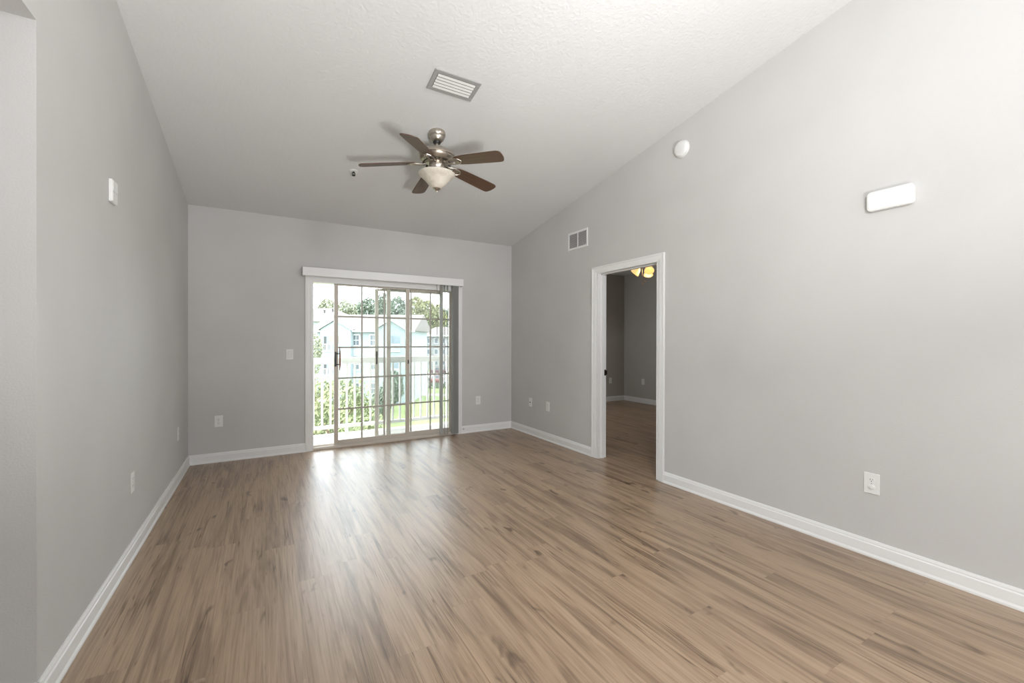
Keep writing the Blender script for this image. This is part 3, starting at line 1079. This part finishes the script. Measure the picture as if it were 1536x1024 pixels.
def blade_outline():
    pts = []
    R0, R1 = 0.185, 0.635
    pts += [(R0, -0.040), (R0 + 0.03, -0.052), (R0 + 0.10, -0.060), (R1 - 0.10, -0.068), (R1 - 0.035, -0.068), (R1 - 0.012, -0.060), (R1 - 0.002, -0.045)]
    pts += [(R1, -0.015), (R1 - 0.004, 0.020), (R1 - 0.016, 0.050), (R1 - 0.030, 0.064), (R1 - 0.055, 0.068), (R1 - 0.12, 0.067), (R0 + 0.10, 0.060), (R0 + 0.03, 0.052), (R0, 0.040), (R0 - 0.012, 0.020), (R0 - 0.012, -0.020)]
    return pts


b = MB()
b.prism(blade_outline(), lambda u, v, t: Vector((u, v, t)), -0.0035, 0.0035)
blade0 = b.build('blade', M_BLADE, fan, bevel=0.0015)
b = MB()
for s in (-1, 1):
    b.tube([(0.085, s * 0.014, -0.002), (0.120, s * 0.020, -0.010), (0.150, s * 0.030, -0.008), (0.185, s * 0.036, -0.006), (0.225, s * 0.028, -0.007), (0.245, 0, -0.007)], [0.008, 0.007, 0.007, 0.006, 0.006, 0.005], 8)
b.box((0.175, -0.036, -0.0085), (0.220, 0.036, -0.0038))
b.lathe([(0, -0.012), (0.008, -0.011), (0.008, -0.006), (0, -0.006)], 10, Matrix.Translation((0.195, 0.018, 0)))
b.lathe([(0, -0.012), (0.008, -0.011), (0.008, -0.006), (0, -0.006)], 10, Matrix.Translation((0.195, -0.018, 0)))
iron0 = b.build('blade_iron', M_NICKEL, blade0, smooth=True)
for k in range(5):
    bl_ = blade0 if k == 0 else blade0.copy()
    if k:
        C.objects.link(bl_)
        bl_.parent = fan
        ir = iron0.copy()
        C.objects.link(ir)
        ir.parent = bl_
    a = radians(-57 + 72 * k)
    bl_.matrix_local = Matrix.Translation((0, 0, zb)) @ Matrix.Rotation(a, 4, 'Z') @ Matrix.Rotation(radians(6.0), 4, 'Y') @ Matrix.Rotation(radians(-13), 4, 'X')

# ------------------------------------------------------------------ ceiling register and sprinkler
reg = thing('ceiling_register', 'grey framed white louvered air register on the sloped ceiling', 'vent', mx=on_ceiling(1.174, 2.862))
LX, LY = 0.174, 0.099


def ring_frame(b, hx, hy, bw, t0, t1):
    b.box((-hx, -hy, t0), (hx, -hy + bw, t1))
    b.box((-hx, hy - bw, t0), (hx, hy, t1))
    b.box((-hx, -hy + bw, t0), (-hx + bw, hy - bw, t1))
    b.box((hx - bw, -hy + bw, t0), (hx, hy - bw, t1))


b = MB()
ring_frame(b, LX, LY, 0.030, 0.0005, 0.009)
b.build('frame', M_VENTGREY, reg, bevel=0.003)
MB().box((-LX + 0.028, -LY + 0.028, 0.0006), (LX - 0.028, LY - 0.028, 0.0012)).build('duct_back', M_DUCT, reg)
for k in range(5):
    yy = -LY + 0.030 + 0.028 * (k + 0.5) * 0.99
    mm = Matrix.Translation((0, yy, 0.0085)) @ Matrix.Rotation(radians(-12), 4, 'X')
    MB().box((-LX + 0.033, -0.0092, -0.0012), (LX - 0.033, 0.0092, 0.0012), mm).build('slat', M_VENTSLAT, reg)

spk = thing('fire_sprinkler', 'small fire sprinkler head with white ring on ceiling left of the fan', 'sprinkler', mx=on_ceiling(0.722, 4.236))
MB().lathe([(0, 0.0005), (0.040, 0.0005), (0.038, 0.006), (0.026, 0.009), (0, 0.009)], 28).build('escutcheon', M_PLATE, spk, smooth=True)
b = MB()
b.lathe([(0, 0.008), (0.010, 0.008), (0.010, 0.018), (0, 0.018)], 14)
for s in (-1, 1):
    b.tube([(s * 0.008, 0, 0.014), (s * 0.014, 0, 0.026), (s * 0.004, 0, 0.040)], 0.003, 8)
b.lathe([(0, 0.040), (0.016, 0.040), (0.016, 0.043), (0, 0.043)], 14)
b.build('head', M_DARKMETAL, spk, smooth=True)

# ------------------------------------------------------------------ plates, outlets, switches
GP = 'wall outlets of the living room'


def make_outlet(label, mx, slots=(True, True), group=GP, wd=0.074, ht=0.120):
    r = thing('wall_outlet', label, 'outlet', mx=mx, group=group)
    MB().box((-wd / 2, -ht / 2, 0.0003), (wd / 2, ht / 2, 0.006)).build('cover_plate', M_PLATE, r, bevel=0.003)
    for s, on in zip((1, -1), slots):
        zc = s * 0.0205
        pts = [(0.0165 * cos(t), zc + max(-0.0135, min(0.0135, 0.0175 * sin(t)))) for t in [2 * pi * k / 24 for k in range(24)]]
        f = MB()
        f.prism(pts, lambda u, v, t: Vector((u, v, t)), 0.0055, 0.0075)
        rc = f.build('receptacle', M_PLATE, r)
        q = MB()
        q.box((-0.0075, zc - 0.0005, 0.0072), (-0.0052, zc + 0.0085, 0.0078))
        q.box((0.0048, zc + 0.0005, 0.0072), (0.0070, zc + 0.0080, 0.0078))
        q.lathe([(0, 0.0072), (0.0028, 0.0072), (0.0028, 0.0078), (0, 0.0078)], 10, Matrix.Translation((0, zc - 0.0065, 0)))
        if on:
            q.build('slots', M_SLOT, rc)
        else:
            q.bm.free()
            MB().lathe([(0.0, 0.007), (0.0175, 0.007), (0.0172, 0.0095), (0.0155, 0.0105), (0, 0.0108)], 24, Matrix.Translation((0, zc, 0)) @ Matrix.Diagonal((1.0, 0.86, 1, 1))).build('safety_cap', M_PLATE, rc, smooth=True)
    MB().lathe([(0, 0.0058), (0.0032, 0.0058), (0.003, 0.0068), (0, 0.0070)], 10).build('screw', M_VENTGREY, r)
    return r


make_outlet('white outlet with one capped socket low on the near right wall', on_right(1.118, 0.439), (True, False), wd=0.078, ht=0.124)
make_outlet('white outlet low on the right wall, nearer the doorway trim', on_right(4.499, 0.441))
make_outlet('white outlet low on the far wall left of the glass door', on_back(-0.427, 0.431))
make_outlet('white outlet low on the far wall right of the glass door', on_back(2.605, 0.444))
make_outlet('white outlet low on the left wall, nearest the camera', on_left(3.315, 0.445))
make_outlet('white outlet low on the left wall near the far corner', on_left(4.845, 0.440))
GB = 'bedroom outlets'
make_outlet('outlet on the dark bedroom wall seen left in the doorway', frame((6.357, BRY, 0.44), (1, 0, 0), (0, -1, 0)), group=GB)
make_outlet('outlet on the lighter bedroom wall seen right in the doorway', frame((BRX, 6.235, 0.44), (0, -1, 0), (-1, 0, 0)), group=GB)

cj = thing('cable_plate', 'white cable jack plate low on the right wall near the far corner', 'wall plate', mx=on_right(4.913, 0.444))
MB().box((-0.036, -0.058, 0.0003), (0.036, 0.058, 0.006)).build('cover_plate', M_PLATE, cj, bevel=0.003)
MB().lathe([(0, 0.005), (0.008, 0.005), (0.008, 0.009), (0.005, 0.009), (0.005, 0.017), (0, 0.017)], 14).build('coax_jack', M_DARKMETAL, cj, smooth=True)

sw = thing('light_switch', 'white light switch on the far wall beside the glass door trim', 'switch', mx=on_back(0.239, 1.128))
MB().box((-0.037, -0.059, 0.0003), (0.037, 0.059, 0.006)).build('cover_plate', M_PLATE, sw, bevel=0.003)
b = MB()
ring_frame(b, 0.0185, 0.036, 0.0025, 0.0055, 0.0066)
b.build('switch_surround', M_GRILLE, sw)
mm = Matrix.Translation((0, 0, 0.0065)) @ Matrix.Rotation(radians(4), 4, 'X')
MB().box((-0.016, -0.033, -0.002), (0.016, 0.033, 0.003), mm).build('rocker', M_PLATE, sw, bevel=0.001)

ws = thing('wall_sensor', 'small white plastic sensor box high on the left wall', 'sensor', mx=on_left(2.928, 2.052))
MB().box((-0.045, -0.057, 0.0003), (0.045, 0.057, 0.016)).build('housing', M_PLATE, ws, bevel=0.003)
b = MB()
b.box((-0.038, -0.002, 0.0155), (0.038, 0.050, 0.0185))
b.box((-0.038, -0.050, 0.0155), (0.038, -0.006, 0.0178))
b.build('front_panel', M_TRIM, ws, bevel=0.001)

MB_b = thing('door_bumper', 'small grey round bumper on the baseboard right of the glass door', 'door bumper', mx=on_back(2.377, 0.064, 0.0135))
MB().lathe([(0, 0.0), (0.013, 0.0), (0.013, 0.004), (0, 0.004)], 18).build('base', M_STEEL, MB_b, smooth=True)
MB().lathe([(0, 0.004), (0.010, 0.004), (0.011, 0.009), (0.008, 0.013), (0, 0.014)], 18).build('rubber_tip', M_STEEL, MB_b, smooth=True)

# smoke alarm, return grille and chime on the right wall
sm = thing('smoke_detector', 'round white smoke detector high on the right wall', 'smoke detector', mx=on_right(2.470, 2.965))
MB().lathe([(0, 0.0003), (0.074, 0.0003), (0.074, 0.008), (0.070, 0.010), (0, 0.010)], 40).build('base', M_PLATE, sm, smooth=True)
MB().lathe([(0, 0.010), (0.066, 0.010), (0.068, 0.014), (0.066, 0.026), (0.058, 0.034), (0.040, 0.038), (0, 0.039)], 40).build('cover', M_PLATE, sm, smooth=True)
MB().lathe([(0, 0.037), (0.010, 0.037), (0.010, 0.040), (0, 0.0405)], 18, Matrix.Translation((0.006, 0.02, 0))).build('test_button', M_TRIM, sm, smooth=True)
MB().box((-0.004, -0.036, 0.0355), (0.010, -0.028, 0.038)).build('indicator', M_GRILLE, sm)

rg = thing('return_grille', 'white framed double return air grille above the bedroom doorway', 'vent', mx=on_right(3.899, 2.465))
HX, HY = 0.178, 0.104
b = MB()
ring_frame(b, HX, HY, 0.022, 0.0004, 0.008)
b.box((-0.007, -HY + 0.022, 0.0004), (0.007, HY - 0.022, 0.0075))
b.build('frame', M_TRIM, rg, bevel=0.0015)
MB().box((-HX + 0.02, -HY + 0.02, 0.0005), (HX - 0.02, HY - 0.02, 0.001)).build('back', M_DUCT, rg)
for s in (-1, 1):
    b = MB()
    cx = s * (HX - 0.022 + 0.007) / 2
    hw = (HX - 0.022 - 0.007) / 2
    for k in range(13):
        yy = -HY + 0.022 + (2 * HY - 0.044) * (k + 0.5) / 13
        mm = Matrix.Translation((cx, yy, 0.0045)) @ Matrix.Rotation(radians(-35), 4, 'X')
        b.box((-hw, -0.006, -0.0007), (hw, 0.006, 0.0007), mm)
    b.build('louver', M_GRILLE, rg)

ch = thing('door_chime', 'white rounded rectangular chime box high on the near right wall', 'door chime', mx=on_right(1.032, 2.121))


def rounded(hx, hy, r, n=6):
    pts = []
    for cx, cy, a0 in ((hx - r, hy - r, 0), (-hx + r, hy - r, 90), (-hx + r, -hy + r, 180), (hx - r, -hy + r, 270)):
        for i in range(n + 1):
            a = radians(a0 + 90 * i / n)
            pts.append((cx + r * cos(a), cy + r * sin(a)))
    return pts


b = MB()
b.prism(rounded(0.108, 0.057, 0.022), lambda u, v, t: Vector((u, v, t)), 0.0003, 0.034)
b.build('housing', M_PLATE, ch, bevel=0.006, seg=3)
b = MB()
b.prism(rounded(0.099, 0.049, 0.018), lambda u, v, t: Vector((u, v, t)), 0.033, 0.0365)
b.build('front_cover', M_PLATE, ch, bevel=0.002)

# ------------------------------------------------------------------ bedroom ceiling fan with lit shades
bf = thing('ceiling_fan', 'brass bedroom ceiling fan with glowing amber glass shades seen through the doorway', 'ceiling fan', loc=(4.90, 4.42, BRZ - 0.0005))
MB().lathe([(0, 0), (0.065, 0), (0.060, -0.03), (0.035, -0.05), (0.014, -0.055), (0.014, -0.10), (0.06, -0.105), (0.12, -0.13), (0.13, -0.165), (0.11, -0.20), (0.06, -0.225), (0.05, -0.27), (0.07, -0.285), (0.06, -0.31), (0.03, -0.325), (0, -0.33)], 32).build('motor_housing', M_BRASS, bf, smooth=True)
M_PALEBLADE = mat('pale_blade', (0.62, 0.55, 0.45), 0.4)
for k in range(5):
    a = radians(163 + 72 * k)
    bb = MB()
    bb.prism([(0.17, -0.045), (0.30, -0.06), (0.58, -0.068), (0.62, -0.04), (0.62, 0.04), (0.58, 0.068), (0.30, 0.06), (0.17, 0.045)], lambda u, v, t: Vector((u, v, t)), -0.003, 0.003)
    bo = bb.build('blade', M_PALEBLADE, bf)
    bo.matrix_local = Matrix.Translation((0, 0, -0.205)) @ Matrix.Rotation(a, 4, 'Z') @ Matrix.Rotation(radians(-12), 4, 'X')
for k in range(4):
    a = radians(134 + 90 * k)
    arm = MB()
    arm.tube([(0.03, 0, -0.30), (0.085, 0, -0.290), (0.125, 0, -0.308), (0.135, 0, -0.335)], 0.009, 8)
    ao = arm.build('lamp_arm', M_BRASS, bf, smooth=True, mx=Matrix.Rotation(a, 4, 'Z'))
    sh = MB()
    mm = Matrix.Translation((0.133, 0, -0.330)) @ Matrix.Rotation(radians(-42), 4, 'Y')
    sh.lathe([(0.018, 0.0), (0.030, -0.012), (0.046, -0.040), (0.058, -0.070), (0.070, -0.104), (0.066, -0.106), (0.054, -0.072), (0.040, -0.040), (0.014, -0.008), (0, -0.006)], 24, mm)
    sh.build('glass_shade', M_SHADE, ao, smooth=True)
for dx, dl in ((-0.035, 0.22), (-0.065, 0.26)):
    c = MB()
    c.tube([(dx, -dx, -0.31), (dx, -dx, -0.31 - dl)], 0.0018, 6)
    c.lathe([(0, -0.325 - dl), (0.008, -0.32 - dl), (0.006, -0.305 - dl), (0, -0.30 - dl)], 10, Matrix.Translation((dx, -dx, 0)))
    c.build('pull_chain', M_BRASS, bf)
lb = lamp('bedroom_fan_bulbs', 'POINT', (4.90, 4.42, BRZ - 0.37), 4, (1, 0.78, 0.5), shadow_soft_size=0.05)
